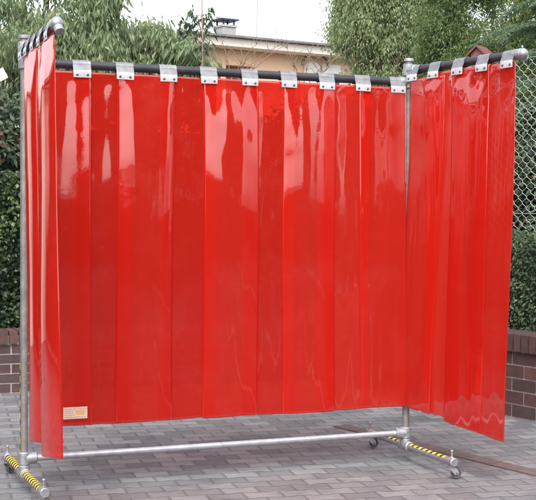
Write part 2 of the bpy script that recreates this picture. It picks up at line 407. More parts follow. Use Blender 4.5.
# ------------------------------------------------------------------ chain link fence
f0 = W0 - WN*.86 - WD*1.5; FL = 5.6; FT = 2.58
fe = thing('chain_link_fence', 'tall wire chain link fence behind the right brick wall and its hedge', 'fence', f0)
DX = .088; DZ = .082; nrow = int((FT-.35)/(DZ/2))
def chain(bm):
    r = .0026; ncol = int(FL/(DX/2))
    for c in range(ncol):
        pts = []
        for i in range(nrow+1):
            sgn = 1 if (i+c) % 2 else -1
            x = (c+.5)*DX/2 + sgn*DX*.235; z = .35 + i*DZ/2
            for e in (-.17, .17):
                zz = z+e*DZ/2*1.2
                if .35 <= zz <= FT+.02: pts.append(WD*x + WN*(.004*sgn*(1 if e > 0 else -1)) + V((0,0,zz)))
        tube(bm, pts, r, 4, False)
bm = B(); chain(bm); obj('wire_mesh', bm, WIRE, fe, True)
for z in (.4, 1.37, FT-.03):
    bm = B(); tube(bm, [WD*(s_)+WN*.006+V((0,0,z+.004*math.sin(s_*3))) for s_ in np.linspace(0, FL, 20)], .003, 6); obj('line_wire', bm, WIRE, fe, True)
for s_ in (.1, 5.5):
    bm = B(); tube(bm, [WD*s_-WN*.03+V((0,0,0)), WD*s_-WN*.03+V((0,0,FT+.03))], .022, 14); obj('post', bm, GALVD, fe, True)

# ------------------------------------------------------------------ the welding screen
L = 2.1; ZF = .085; HB = .155; HR = 2.0755; HA = 2.138; FB = .43; FF = .482
ws = thing('welding_screen', 'red transparent welding curtain hung on a three sided wheeled steel frame', 'welding screen', (0,0,0))
RP = .0185
def hazard(bm, a, b, r, ang0, ang1, pitch, n=14, m_=24, skew=.6):
    """tape wrapped over part of a tube, UV striped"""
    a, b = V(a), V(b); x, y, d = frame(b-a); Ln = (b-a).length; uv = bm.loops.layers.uv.verify()
    g = [[bm.verts.new(a + d*Ln*i/m_ + (x*math.cos(t)+y*math.sin(t))*r) for t in np.linspace(ang0, ang1, n)] for i in range(m_+1)]
    for i in range(m_):
        for j in range(n-1):
            f = bm.faces.new((g[i][j], g[i][j+1], g[i+1][j+1], g[i+1][j]))
            for lp, (ii, jj) in zip(f.loops, ((i,j),(i,j+1),(i+1,j+1),(i+1,j))):
                lp[uv].uv = (ii/m_*Ln/pitch, jj/(n-1)*skew)
for X in (0, L):
    bm = B(); tube(bm, [(X,0,ZF), (X,0,2.185)], RP, 28); post = obj('post', bm, GALVD, ws, 40)
    bm = B(); fit(bm, (X,0,2.186), (X,0,2.205), RP+.008); obj('end_cap', bm, GALV, post, 40)
    # narrow hazard tape up one side of the post
    bm = B(); aa = PI*.93 if X == 0 else PI*.05
    uvl = bm.loops.layers.uv.verify()
    rr = RP+.0012; a0 = PI if X == 0 else R(-25)
    zs = np.linspace(.19, .62, 18); rows = [[bm.verts.new((X+rr*math.cos(t), rr*math.sin(t), z)) for t in np.linspace(a0-.28, a0+.28, 5)] for z in zs]
    for i in range(17):
        for j in range(4):
            f = bm.faces.new((rows[i][j], rows[i][j+1], rows[i+1][j+1], rows[i+1][j]))
            for lp, (ii, jj) in zip(f.loops, ((i,j),(i,j+1),(i+1,j+1),(i+1,j))): lp[uvl].uv = (zs[ii]/.06, jj*.06)
    obj('hazard_tape', bm, HAZ, post)
    # clamp fittings
    bm = B()
    fit(bm, (X,0,HR-.034), (X,0,HR+.030), RP+.009); sx = 1 if X == 0 else -1
    fit(bm, (X,0,HR), (X+sx*.058,0,HR), RP+.010)
    for q in (-.015,): tube(bm, [(X, -RP-.006, HR+q), (X, -RP-.016, HR+q)], .006, 8)
    obj('clamp_fitting', bm, GALV, ws, 40)
    bm = B()
    fit(bm, (X,0,HB-.03), (X,0,HB+.032), RP+.009); fit(bm, (X,0,HB), (X+sx*.062,0,HB), RP+.010)
    tube(bm, [(X-sx*.0, -RP-.006, HB+.012), (X, -RP-.015, HB+.012)], .006, 8)
    fit(bm, (X,0,ZF-.012), (X,0,HB-.031), RP+.010)
    fit(bm, (X,-.052,ZF), (X,.052,ZF), RP+.009)
    obj('clamp_fitting', bm, GALV, ws, 40)
# cross bar and rail
bm = B(); tube(bm, [(.04,0,HB), (L-.04,0,HB)], .0160, 28); obj('cross_bar', bm, BAR, ws, 40)
bm = B(); tube(bm, [(.045,0,HR), (L-.045,0,HR)], .0215, 28); obj('top_rail', bm, BLACK, ws, 40)
# feet and castors
def castor(base, yaw):
    """base = centre of the tube end, wheel trailing along yaw"""
    b = V(base); t = V((math.cos(yaw), math.sin(yaw), 0)); sd = V((-t.y, t.x, 0)); wr = .027
    bm = B(); fit(bm, b+V((0,0,-RP-.001)), b+V((0,0,-RP-.010)), .020, 20, .002); tube(bm, [b+V((0,0,-RP-.008)), b+V((0,0,RP+.035))], .0055, 10); ball(bm, b+V((0,0,RP+.037)), .0085, (1,1,.8), 12)
    fit(bm, b+V((0,0,RP)), b+V((0,0,RP+.008)), .011, 6, .001)
    c = obj('castor', bm, GALV, ws, 40)
    wc = V((b.x, b.y, wr)) + t*.022
    bm = B()
    top = b.z-RP-.011
    for s_ in (-1, 1):
        prof = [(-.020, top), (.020, top), (.034, wr+.010), (.030, wr-.008), (.014, wr-.008), (-.006, wr+.014)]
        vs = [[bm.verts.new(V((b.x, b.y, 0)) + t*px + sd*(s_*.0145+q) + V((0,0,pz))) for px, pz in prof] for q in (-.0011, .0011)]
        bm.faces.new(vs[0][::-1]); bm.faces.new(vs[1])
        for i in range(6): bm.faces.new((vs[0][i], vs[0][(i+1) % 6], vs[1][(i+1) % 6], vs[1][i]))
    box(bm, V((b.x, b.y, top-.0005)), (.042, .031, .003), (t, sd, V((0,0,1))))
    bmesh.ops.recalc_face_normals(bm, faces=bm.faces)
    obj('fork', bm, GALV, c, 30)
    bm = B(); prof = [(.0, .004), (wr-.010, .006), (wr-.004, .0115), (wr-.0005, .008), (wr, 0)]
    rings = []
    full = [(r_, -w_) for r_, w_ in prof[1:]] + [(r_, w_) for r_, w_ in prof[-2:0:-1]]
    for k in range(28):
        a_ = 2*PI*k/28; rad = t*math.cos(a_)+V((0,0,1))*math.sin(a_)
        rings.append([bm.verts.new(wc + rad*r_ + sd*w_) for r_, w_ in full])
    for k in range(28):
        p, q = rings[k], rings[(k+1) % 28]
        for j in range(len(full)-1): bm.faces.new((p[j], p[j+1], q[j+1], q[j]))
    bm.faces.new([r_[0] for r_ in rings]); bm.faces.new([r_[-1] for r_ in rings[::-1]])
    bmesh.ops.recalc_face_normals(bm, faces=bm.faces)
    tube(bm, [wc-sd*.018, wc+sd*.018], .005, 8)
    obj('wheel', bm, RUBBER, c, 40)
    bm = B(); q = V((b.x, b.y, top-.006)) + t*.030
    box(bm, q + t*.014, (.042, .022, .004), ((t*.9+V((0,0,-.4))).normalized(), sd, (V((0,0,.9))+t*.4).normalized()), .001); obj('brake_lever', bm, RIVET, c, 30)
for X, yaws in ((0, (R(35), R(-60))), (L, (R(-20), R(-15)))):
    FF = .455 if X == 0 else .496
    bm = B(); tube(bm, [(X,-FF,ZF), (X,FB,ZF)], RP, 28); ft = obj('base_foot', bm, GALV, ws, 40)
    for a_, b_ in (((X,-FF+.055,ZF), (X,-.056,ZF)), ((X,.056,ZF), (X,FB-.045,ZF))):
        bm = B(); hazard(bm, a_, b_, RP+.0012, R(-5) if X == 0 else R(38), R(185) if X == 0 else R(150), .042 if X == 0 else .050, skew=.6 if X == 0 else .15)
        obj('hazard_tape', bm, HAZ, ft, True)
    for yy, yw in ((FB, yaws[0]), (-FF, yaws[1])):
        bm = B(); fit(bm, (X, yy-.028, ZF), (X, yy+.018, ZF), RP+.005); obj('clamp_fitting', bm, GALV, ws, 40)
        castor((X, yy, ZF), yw)
# swing arms
def arm(X, ang, ln_):
    d = V((math.sin(ang), -math.cos(ang), 0)); o_ = V((X, 0, HA))
    bm = B(); tube(bm, [o_+d*.05, o_+d*(ln_-.02)], .0215, 28); a = obj('swing_arm', bm, BLACK, ws, 40)
    bm = B(); fit(bm, (X,0,HA-.029), (X,0,HA+.034), RP+.012); fit(bm, o_, o_+d*.066, RP+.010)
    tube(bm, [o_-d*.02, o_-d*.036], .006, 8); obj('pivot_fitting', bm, GALV, ws, 40)
    e = o_+d*ln_; side = V((d.y, -d.x, 0))
    bm = B(); fit(bm, e-d*.052, e+d*.006, RP+.009); ball(bm, e+d*.004,   .027 if X == 0 else .026, (1,1,1.05))
    # open socket under the ball
    sk_ = V((.12,-.62,-.78)).normalized() if X == 0 else V((.5,.3,-.8)).normalized()
    p0, p1 = e+sk_*.01, e+sk_*(  .050 if X == 0 else .034)
    tube(bm, [p0, p1], .020, 20, False); tube(bm, [p1, p1+(p0-p1)*.6], [.014, .014], 20, True)
    x_, y_, z_ = frame(p1-p0)
    ro = [bm.verts.new(p1+(x_*math.cos(2*PI*k/20)+y_*math.sin(2*PI*k/20))*.020) for k in range(20)]
    ri = [bm.verts.new(p1+(x_*math.cos(2*PI*k/20)+y_*math.sin(2*PI*k/20))*.014) for k in range(20)]
    for k in range(20): bm.faces.new((ro[k], ro[(k+1) % 20], ri[(k+1) % 20], ri[k]))
    tube(bm, [e+V((0,0,.030)), e+V((0,0,.040))], .005, 8)
    obj('end_fitting', bm, GALV, ws, 40)
    return o_, d
AL, AR, ALN = R(-2.4), R(10.4), .872
oL, dL = arm(0, AL, ALN); oR, dR = arm(L, AR, ALN)
# hanging clips
def clip(o_, d, n, t, w=.088):
    """sleeve round the rail and a plate riveted through the strips, n = the side the plate is on"""
    c = o_+d*t; up = V((0,0,1)); r = .0236
    bm = B()
    prof = [c*0 + n*(r*math.cos(a_)) + up*(r*math.sin(a_)) for a_ in np.linspace(R(-8), R(270), 22)]
    prof = [n*(r+.011)+up*-.040, n*(r+.009)+up*-.022] + prof
    prof2 = [p*1.07 for p in prof]
    a1 = [[bm.verts.new(c+p+d*s_*w/2) for p in prof] for s_ in (-1, 1)]; a2 = [[bm.verts.new(c+p+d*s_*w/2) for p in prof2] for s_ in (-1, 1)]
    m1 = len(prof)
    for i in range(m1-1):
        bm.faces.new((a2[0][i], a2[0][i+1], a2[1][i+1], a2[1][i])); bm.faces.new((a1[0][i+1], a1[0][i], a1[1][i], a1[1][i+1]))
        for s_ in (0, 1): bm.faces.new((a1[s_][i], a1[s_][i+1], a2[s_][i+1], a2[s_][i]))
    bmesh.ops.recalc_face_normals(bm, faces=bm.faces)
    cl = obj('hanging_clip', bm, ALU, ws, 40)
    tilt = random.uniform(-.02, .02); dd = (d+up*tilt).normalized(); uu = (up-d*tilt).normalized()
    bm = B(); box(bm, c+n*(r+.0125)+up*-.046, (w-.002, .003, .036), (dd, n, uu), .001); obj('plate', bm, PLATE, cl, 30)
    for s_ in (-.026, .026):
        bm = B(); q = c+n*(r+.0125)+uu*-.050+dd*s_; tube(bm, [q, q+n*.0035, q+n*.005], [.0065,.0065,.004], 10); obj('rivet', bm, RIVET, cl, 40)
NM = V((0,-1,0)); nL = V((dL.y, -dL.x, 0)); nL = nL if nL.x < 0 else -nL
nR = V((dR.y, -dR.x, 0)); nR = nR if nR.x < 0 else -nR
MC = [.066,.277,.494,.719,.934,1.158,1.377,1.595,1.807,2.018]
LC = [.085,.245,.43,.61,.80]; RC = [.070,.245,.435,.619,.800]
for t in MC: clip(V((0,0,HR)), V((1,0,0)), NM, t, .090)
for t in LC: clip(oL, dL, nL, t, .072)
for t in RC: clip(oR, dR, nR, t, .086)
# strips
def sm(a, b, x):
    t = max(0, min(1, (x-a)/(b-a))); return t*t*(3-2*t)
def strip(o_, d, n, c, w, ztop, zb, off, A0, seed, yaw=0, tilt=0, sway=0, push=0, zslope=0, belly=-.15, wamp=1.0, drift=0, curl=0):
    """one PVC strip: c centre along the rail, A0 bulge in metres, yaw = turn about its own upright axis"""
    nu, nz = 30, 150; bm = B(); g = []
    H = ztop-zb
    for i in range(nz+1):
        v = i/nz; z = ztop - H*v; row = []
        for j in range(nu+1):
            s_ = (j/nu-.5); u = s_*w; k = 2*s_
            dt = ztop-z
            e = math.exp(-dt/.35)
            A_ = A0*(.30+.70*sm(0, .22, dt))*(1+belly*sm(.5, 1.5, dt)) + .12*A0*math.sin(dt*3.1+seed)
            y = off + A_*(1-k*k) + math.tan(yaw)*u*sm(.02, .3, dt)
            # buckles under the clips: the top edge is held at both sides only
            y += wamp*.0022*e*math.sin(dt*17+seed*2+k*3.0*math.cos(seed*3))*min(1, dt/.06) + wamp*.0013*math.exp(-dt/.14)*math.sin(dt*46+seed+k*4.2)*min(1, dt/.04)
            y += wamp*.0016*math.sin(k*4.6+seed*2.7+dt*1.3)*(e+.25)*min(1, dt/.08)
            p = V((u*9+seed*5.1, z*2.2, seed)); y += wamp*.0030*noise.noise(p)*(.3+e)*min(1, dt/.08) 
            y += wamp*.0011*math.sin(k*9.5+seed*1.9+dt*.9+.8*math.sin(dt*2+seed))*(e+.45)*min(1, dt/.08)
            y += .0007*noise.noise(V((u*34+seed, z*1.5, seed*2)))*min(1, dt/.08)
            p2 = V((u*3+seed*3.3, z*.9, seed+9)); y += (.012 if belly < 0 and abs(A0) > .0055 else .006)*noise.noise(p2)*sm(0, .5, dt)
            y += tilt*dt + push*sm(.3, 1.8, dt)**1.5
            y += curl*sm(zb+.35, zb, z)*(k*k)
            x = c + u + sway*sm(.1, 1.8, dt) + .004*math.sin(z*2.3+seed) + drift*sm(.2, 1.8, dt)*s_
            zz = z + (zslope*s_)*v + .006*noise.noise(V((u*6, seed, 4)))*v**4
            row.append(bm.verts.new(V((o_.x, o_.y, 0)) + d*x + n*y + V((0,0,zz))))
        g.append(row)
    for i in range(nz):
        for j in range(nu): bm.faces.new((g[i][j], g[i][j+1], g[i+1][j+1], g[i+1][j]))
    bm.normal_update(); bm.faces.ensure_lookup_table()
    if bm.faces[0].normal.dot(n) < 0: bmesh.ops.reverse_faces(bm, faces=bm.faces)
    o2 = obj('curtain_strip', bm, PVC, ws, True)
    a = o2.data.attributes.new('tone', 'FLOAT', 'POINT'); a.data.foreach_set('value', [random.Random(seed).random()]*len(o2.data.vertices))
    md = o2.modifiers.new('thickness', 'SOLIDIFY'); md.thickness = .002; md.offset = -1
    return o2
ZT = HR-.034
#            centre, front?, bulge, seed, yaw
main = [(.172,1,.002,1.3,12.0,.30), (.385,0,-.006,2.1,1.0,.30), (.600,1,.024,3.7,2,.29), (.827,0,-.005,4.9,.5,.30), (1.058,1,.022,5.2,1,.30),
        (1.270,0,-.005,6.4,-.5,.30), (1.500,1,.020,7.8,2,.30), (1.705,0,-.005,8.3,0,.30), (1.925,1,.008,9.6,.5,.28)]
strips = []
for c, fr, A0, sd_, yw, w in main:
    strips.append(strip(V((0,0,0)), V((1,0,0)), NM, c, w, ZT, .305+random.uniform(-.003,.003), .0275 if fr else .0235, A0, sd_, R(yw)*.5, curl=.006 if fr else 0, sway=.028 if c > 1.9 else 0))
for i, (c_, w_, zb_, A_, yw_, sw_, of_) in enumerate(((.265,.22,.320,.004,0,.05,.0235), (.40,.25,.325,.030,2,.09,.0265), (.56,.24,.335,.004,-2,.10,.0215), (.785,.34,.330,.036,-1,.085,.0265))):
    strip(oL, dL, nL, c_, w_, HA-.060, zb_, of_, A_, 11.3+i*1.7, R(yw_), sway=sw_, tilt=-.008, push=-.004, zslope=.03, belly=.35, wamp=.6)
for i, (a_, b_) in enumerate(zip(RC, RC[1:])):
    fr = (i+1) % 2
    strip(oR, dR, nR, (a_+b_)/2 + (0 if i else .030), .285, HA-.034-.02*(i == 0), (.303,.284,.256,.243)[i], .0285 if fr else .0235, (.008,-.004,.008,-.004)[i], 21.3+i*1.3, R((1,-1.5,1,-1)[i]), wamp=1.3, sway=(-.085,-.012,-.03,-.05)[i], push=(0,0,.004,.006)[i], zslope=-.024)
# product label near the foot of the first strip
lab_c = V((.245, -.0, .375))
dep = bpy.context.evaluated_depsgraph_get()
s0 = strips[0].data
near = min(s0.vertices, key=lambda v: (v.co.x-.245)**2+(v.co.z-.375)**2).co
yy = min(v.co.y for v in s0.vertices if .17 < v.co.x < .315 and .34 < v.co.z < .41)
bm = B(); box(bm, (.243, yy-.0012, .371), (.120, .0006, .058)); lb = obj('product_label', bm, PAPER, strips[0])
bm = B()
for r_, zz in enumerate((.391,.381,.371,.361,.351)):
    x = .188
    while x < .236:
        wl = random.uniform(.005,.014); box(bm, (x+wl/2, yy-.0019, zz), (wl, .0004, .0028)); x += wl+.003
for r_, zz in enumerate((.391,.351)):
    x = .244
    while x < .292:
        wl = random.uniform(.005,.012); box(bm, (x+wl/2, yy-.0019, zz), (wl, .0004, .0028)); x += wl+.003
obj('small_print', bm, INK, lb)
bm = B()
for zz in (.365, .3735, .382): box(bm, (.268, yy-.0019, zz), (.046, .0004, .0055))
obj('orange_print', bm, ORANGE, lb)

# ------------------------------------------------------------------ house behind
HZ = 22.0; hx = V((.987,.163,0)).normalized(); hn = V((hx.y, -hx.x, 0))      # facade normal, towards the yard
h0 = at(190, HZ); h0.z = 0
def hz(u, v, off=0):  # point of the facade plane seen at photo u, v -> (s along, z)
    d = FW + (u-268)/FPX*RT - (v-250)/FPX*UP; t = (h0-hn*off-CP).dot(hn)/d.dot(hn); P = CP+d*t; return (P-h0).dot(hx), P.z
ho = thing('house', 'peach rendered flat roofed house behind the top rail, in the middle of the photo', 'house', h0)
s1, ztop = hz(200, 39); s2, zt2 = hz(362, 53)
HT = (ztop+zt2)/2 - .15; LNH = s2+1.0
up = V((0,0,1)); AX = (hx, hn, up)
r0, _ = hz(226, 50); r1, _ = hz(251, 50)
bm = B()
box(bm, hx*(r0/2) - hn*3 + up*(HT/2), (r0, 6, HT), AX); box(bm, hx*((r1+LNH)/2) - hn*3 + up*(HT/2), (LNH-r1, 6, HT), AX)
box(bm, hx*((r0+r1)/2) - hn*3.6 + up*(HT/2-.003), (r1-r0-.004, 4.8, HT-.006), AX)
obj('wall', bm, RENDER, ho)
bm = B(); box(bm, hx*((r0+r1)/2) - hn*1.17 + up*(HT/2-.1), (r1-r0-.01, .04, HT-.3), AX); obj('recess_wall', bm, RENDER2, ho)
bm = B(); box(bm, hx*((r0+r1)/2) - hn*.03 + up*(HT-.14), (r1-r0-.01, .12, .27), AX); obj('beam', bm, RENDER, ho)
bm = B(); box(bm, hx*LNH/2 - hn*2.9 + up*(HT+.075), (LNH+.5, 6.6, .146), AX, .01); obj('fascia', bm, CREAM, ho)
bm = B(); box(bm, hx*LNH/2 - hn*2.88 + up*(HT+.172), (LNH+.62, 6.75, .045), AX, .01); rf = obj('roof', bm, ROOFM, ho)
# chimney
cs, cz = hz(225.5, 23, 2.4); HT0 = HT; HT = cz-.83
bm = B(); box(bm, hx*cs - hn*2.4 + up*(HT+.34), (.30, .34, .78), AX, .01); box(bm, hx*cs - hn*2.4 + up*(HT+.75), (.34, .38, .04), AX); ch = obj('chimney', bm, simple('grey_chimney_render', (.26,.26,.27), (.34,.34,.35), 6, .85), rf)
bm = B()
for a_ in (-.12, .12):
    for b_ in (-.13, .13): box(bm, hx*(cs+a_)-hn*(2.4+b_)+up*(HT+.815), (.03,.03,.09), AX)
box(bm, hx*(cs-.01)-hn*2.4+up*(HT+.875), (.42,.40,.028), AX)
va = [bm.verts.new(hx*(cs-.01+x)-hn*(2.4+y)+up*(HT+.892)) for x, y in ((-.21,-.2),(.21,-.2),(.21,.2),(-.21,.2))]; vb = [bm.verts.new(hx*(cs-.01+x)-hn*(2.4)+up*(HT+.93)) for x in (-.13,.13)]
for f in ((va[0],va[1],vb[1],vb[0]), (va[1],va[2],vb[1]), (va[2],va[3],vb[0],vb[1]), (va[3],va[0],vb[0])): bm.faces.new(f)
obj('chimney_cap', bm, BLUE, ch); HT = HT0
as_, _ = hz(257, 20, 1.5); bm = B(); tube(bm, [hx*as_-hn*1.5+up*(HT+.2), hx*as_-hn*1.5+up*(HT+1.9)], .008, 8)
for k in range(4): tube(bm, [hx*(as_-.25)-hn*1.5+up*(HT+1.3+k*.16), hx*(as_+.25)-hn*1.5+up*(HT+1.3+k*.16)], .004, 5)
obj('aerial', bm, GALVD, rf)
bm = B(); gs, gz = hz(345, 30); tube(bm, [hx*s1+up*(HT-.02)+hn*.08, hx*(s1-0)+up*.2+hn*.08], .045, 12); obj('downpipe', bm, CREAM, ho, True)
# arched white window and shutter on the facade
def window(uc, w, zt_, arched):
    s_, _ = hz(uc, 60); zb_ = 1.2; n_ = 14
    pts = [(-w/2, zb_), (w/2, zb_)] + ([(w/2*math.cos(a_), zt_-w*.35+w*.35*math.sin(a_)) for a_ in np.linspace(0, PI, n_)] if arched else [(w/2, zt_), (-w/2, zt_)])
    bm = B(); a1 = [bm.verts.new(hx*(s_+x)+hn*.01+up*z) for x, z in pts]; a2 = [bm.verts.new(hx*(s_+x)+hn*.06+up*z) for x, z in pts]
    bm.faces.new(a2); bm.faces.new(a1[::-1])
    for i in range(len(pts)): j = (i+1) % len(pts); bm.faces.new((a1[i], a1[j], a2[j], a2[i]))
    bmesh.ops.recalc_face_normals(bm, faces=bm.faces); wo = obj('window', bm, WHITE, ho)
    bm = B(); 
    for q in (-1, 1): box(bm, hx*(s_+q*w*.22)+hn*.067+up*(1.3+zt_-w*.4)/2, (w*.36, .008, zt_-w*.4-1.3), AX)
    obj('pane', bm, CREAM if arched else GLASS, wo)
    if arched:
        bm = B(); tube(bm, [hx*(s_+(w/2+.12)*math.cos(a_))+hn*.14+up*(zt_-w*.35+(w*.35+.16)*math.sin(a_)) for a_ in np.linspace(.1, PI-.1, 14)], .022, 6); obj('window_canopy', bm, RIVET, wo)
_, az = hz(311, 62); window(311, .34, az, True)
_, az = hz(329, 65); window(330, .42, az, False)
_, az = hz(290, 70); window(282, .5, 2.6, False)

# ------------------------------------------------------------------ trees and shrubs
def lobe(u, v, Z, ru, rv, dz=0, depth=.6):
    """crown lobe: centre bearing u, height as seen at v, radii in photo px at that distance"""
    P = at(u, Z, v); k = Z/FPX
    return (P.x, P.y, P.z, ru*k, depth, rv*k)
Z1 = 12.6
tree('broadleaf_tree', 'pale green tree with long drooping leaves, tallest above the left arm of the screen', 'tree', at(45, Z1+.2), 
     [lobe(8, 85, Z1+.2, 48, 42), lobe(48, 38, Z1, 30, 30), lobe(85, 15, Z1, 30, 30), lobe(92, 60, Z1-.2, 34, 32), lobe(2, 18, Z1+.3, 26, 20), lobe(55, 85, Z1, 42, 30), lobe(-30, 40, Z1, 30, 50), lobe(48, -14, Z1+.3, 34, 15), lobe(104,-6,Z1,16,14), lobe(15,48,Z1-.3,30,22)],
     1500, 16, .095, .023, .95, .55, .10, L_LONG, tr=.06, nb=26)
tree('broadleaf_shrub', 'lower shrub with long drooping leaves between the left arm and the peach house', 'shrub', at(150, Z1+.6),
     [lobe(130, 55, Z1+.5, 26, 26), lobe(158, 42, Z1+.5, 24, 22), lobe(178, 58, Z1+.3, 24, 18), lobe(150, 85, Z1+.3, 50, 26), lobe(193, 72, Z1+.5, 16, 14), lobe(118, 40, Z1+.8, 16, 14), lobe(142,34,Z1+.7,9,8), lobe(176,40,Z1+.7,9,8)],
     750, 13, .11, .025, .95, .55, .085, L_LONG, tr=.035, nb=18)
# sapling
sp0 = at(201, 11.6); sp = thing('sapling', 'thin reddish sapling with sparse leaves left of the chimney', 'sapling', sp0)
k_ = 11.6/FPX; bp = []
tp = [(0,0,-.02), (.02,0,1.2), (-.01,0,2.2), (.01,0,2.8), (.0,0,3.35)]
lp = []
for (du, v0, v1) in ((-16, 44, 22), (10, 50, 20), (-10, 36, 10), (8, 34, 12), (-22, 50, 30), (5, 60, 44)):
    a_ = at(201, 11.6, v0)-sp0; b_ = at(201+du, 11.6, v1)-sp0; p = limb(a_, b_, 5, .15); bp.append((p, [.006-.0008*j for j in range(6)])); lp += p[2:]+p[4:]
trunk('trunk', tp, [.016,.014,.012,.009,.005], sp, bp, TWIG)
P, D, Nn, Lx, W, T = sprays(np.array(lp), .05, 6, .07, .028, .8, .7); leaves('crown', P, D, Nn, Lx, W, L_SAP, sp, T)
# bare climbing shrub
for gi, (label, spec) in enumerate((('bare brown shrub with arching twigs in front of the recess of the peach house', [(232, 262, 40), (236, 285, 44), (240, 250, 52), (226, 205, 40), (244, 300, 38), (232, 222, 46)]),
                    ('bare twiggy shrub in front of the arched window of the peach house', [(300, 280, 42), (305, 315, 40), (310, 345, 56), (318, 352, 48), (296, 288, 60), (326, 300, 58)]))):
    b0 = at((235, 308)[gi], 15+gi*.4); sh = thing('bare_shrub', label, 'shrub', b0, group='bare shrubs before the house'); br = []
    for (u0, u1, v1) in spec:
        a_ = V((0,0,0)) if 1 else 0; m_ = at(u0, 15, 80)-b0; e_ = at(u1, 15, v1)-b0
        pts = [a_.lerp(m_, q/4)+V((random.uniform(-.02,.02),0,0)) for q in range(5)] + [m_.lerp(e_, q/6)+V((0,0,.07*math.sin(PI*q/6)))+V((random.uniform(-.015,.015),)*3) for q in range(1, 7)]
        br.append((pts, [.009-.0007*q for q in range(11)]))
        for _ in range(4):
            q = random.randint(5, 9); s_ = pts[q]; e2 = s_+V((random.uniform(-.25,.25), random.uniform(-.1,.1), random.uniform(.05,.28)))
            br.append((limb(s_, e2, 4, .1), [.0035,.003,.0026,.002,.0016]))
    bm = B()
    for p, r_ in br: tube(bm, p, r_, 6)
    obj('twig', bm, TWIG, sh, True)
Z2 = 17.5
tree('birch_tree', 'tall light grey green tree with fine hanging foliage, right of the peach house', 'tree', at(385, Z2),
     [lobe(356, 18, Z2, 18, 40), lobe(368, -10, Z2, 30, 50), lobe(400, 10, Z2, 34, 60), lobe(384, 62, Z2, 28, 36), lobe(415, 60, Z2, 30, 50), lobe(390, -50, Z2, 40, 40), lobe(350, 34, Z2, 12, 20), lobe(360,-22,Z2,16,18), lobe(430,0,Z2,20,60)],
     3600, 24, .055, .020, 1.1, .5, .12, L_BIRCH, tr=.10, nb=30)
Z3 = 13.2
tree('conifer_tree', 'dark green conifer behind the right arm of the screen', 'tree', at(462, Z3),
     [lobe(452, 20, Z3, 24, 70), lobe(474, 40, Z3, 22, 60), lobe(440, 80, Z3, 20, 60), lobe(465, -20, Z3, 26, 50), lobe(480, 90, Z3, 26, 60), lobe(455, 140, Z3, 40, 60)],
     3300, 26, .048, .013, .5, .8, .085, L_CON, tr=.08, nb=20)
tree('conifer_tree', 'yellow green conifer at the far right, behind the top of the chain link fence', 'tree', at(522, Z3+.6),
     [lobe(512, 10, Z3+.6, 20, 50), lobe(536, 20, Z3+.6, 24, 60), lobe(520, 70, Z3+.6, 26, 50), lobe(548, 80, Z3+.5, 26, 60), lobe(520, 130, Z3+.4, 40, 50), lobe(560, 20, Z3+.6, 26, 80)],
     2900, 24, .050, .014, .5, .8, .09, L_YEL, tr=.08, nb=20)
tree('background_shrub', 'dark leafy bush filling the gap behind the chain link fence', 'shrub', at(535, 11.2),
     [lobe(520, 190, 11.2, 30, 55), lobe(552, 170, 11.2, 40, 60), lobe(500, 200, 11.2, 26, 50), lobe(530,130,11.4,22,30)],
     1700, 14, .06, .034, .5, .8, .08, L_DARK, tr=.03, nb=10)
for i, (u, Z_, v, lab) in enumerate(((300, 11.3, 160, 'first dark bush behind the curtain, nearest the left hedge'), (345, 11.6, 150, 'middle dark bush behind the curtain, before the birch'), (395, 11.9, 155, 'last dark bush behind the curtain, nearest the right post'), (440, 11.6, 165, 'dark bush behind the curtain, right of the right post'))):
    tree('background_shrub', lab, 'shrub', at(u, Z_), [lobe(u, v, Z_, 34, 60), lobe(u-12, v+60, Z_, 36, 60), lobe(u+14, v+30, Z_, 30, 60), lobe(u, v+95, Z_, 38, 40)], 1000, 12, .085, .05, .5, .8, .10, L_DARK, tr=.03, nb=8)
# spruce with layered drooping boughs, trunk outside the frame at right
sb = at(566, 11.8); sp = thing('spruce_tree', 'blue green spruce bough reaching in from the right edge above the arm', 'tree', sb)
H_ = 4.6; PP, DD = [], []; brs = []
for zl in np.arange(.8, H_, .26):
    rl = (H_-zl)*.42 + .12; nb_ = 9
    for q in range(nb_):
        a_ = 2*PI*q/nb_ + zl*2.1 + random.uniform(-.15,.15); rr_ = rl*random.uniform(.75,1.1)
        if abs(zl-3.14) < .14 and q in (0,): a_ = math.atan2((at(490,11.8)-sb).y, (at(490,11.8)-sb).x); rr_ = .86
        dr = V((math.cos(a_), math.sin(a_), 0)); pts = [V((0,0,zl)) + dr*rr_*t_ + V((0,0,.10*math.sin(t_*PI*.9)*rr_-.22*t_*t_*rr_)) for t_ in np.linspace(0,1,8)]
        brs.append((pts, [.012-.0014*j for j in range(8)]))
        sd_ = V((-dr.y, dr.x, 0))
        for t_ in np.linspace(.12, 1, 14):
            i_ = min(6, int(t_*7)); base = pts[i_].lerp(pts[i_+1], t_*7-i_ if t_ < 1 else 1)
            for s_ in (-1, 1):
                tw = (dr*.7+sd_*s_+V((0,0,-.35))).normalized(); tl = .22*rr_*(1.15-t_)+.06
                for w_ in np.linspace(0, 1, 9):
                    pc = base+tw*tl*w_
                    for _ in range(5):
                        PP.append(pc); DD.append(tw*.8+V((random.uniform(-1,1), random.uniform(-1,1), random.uniform(-.7,.5)))*.7)
PP = np.array(PP); DD = np.array(DD); leaves('crown', PP, DD, unit(len(PP))+np.array([0,0,1.]), .035*rng.uniform(.7,1.3,len(PP)), .007, L_SPR, sp)
trunk('trunk', [(0,0,-.05), (0,0,H_*.5), (0,0,H_)], [.07,.045,.006], sp, brs)
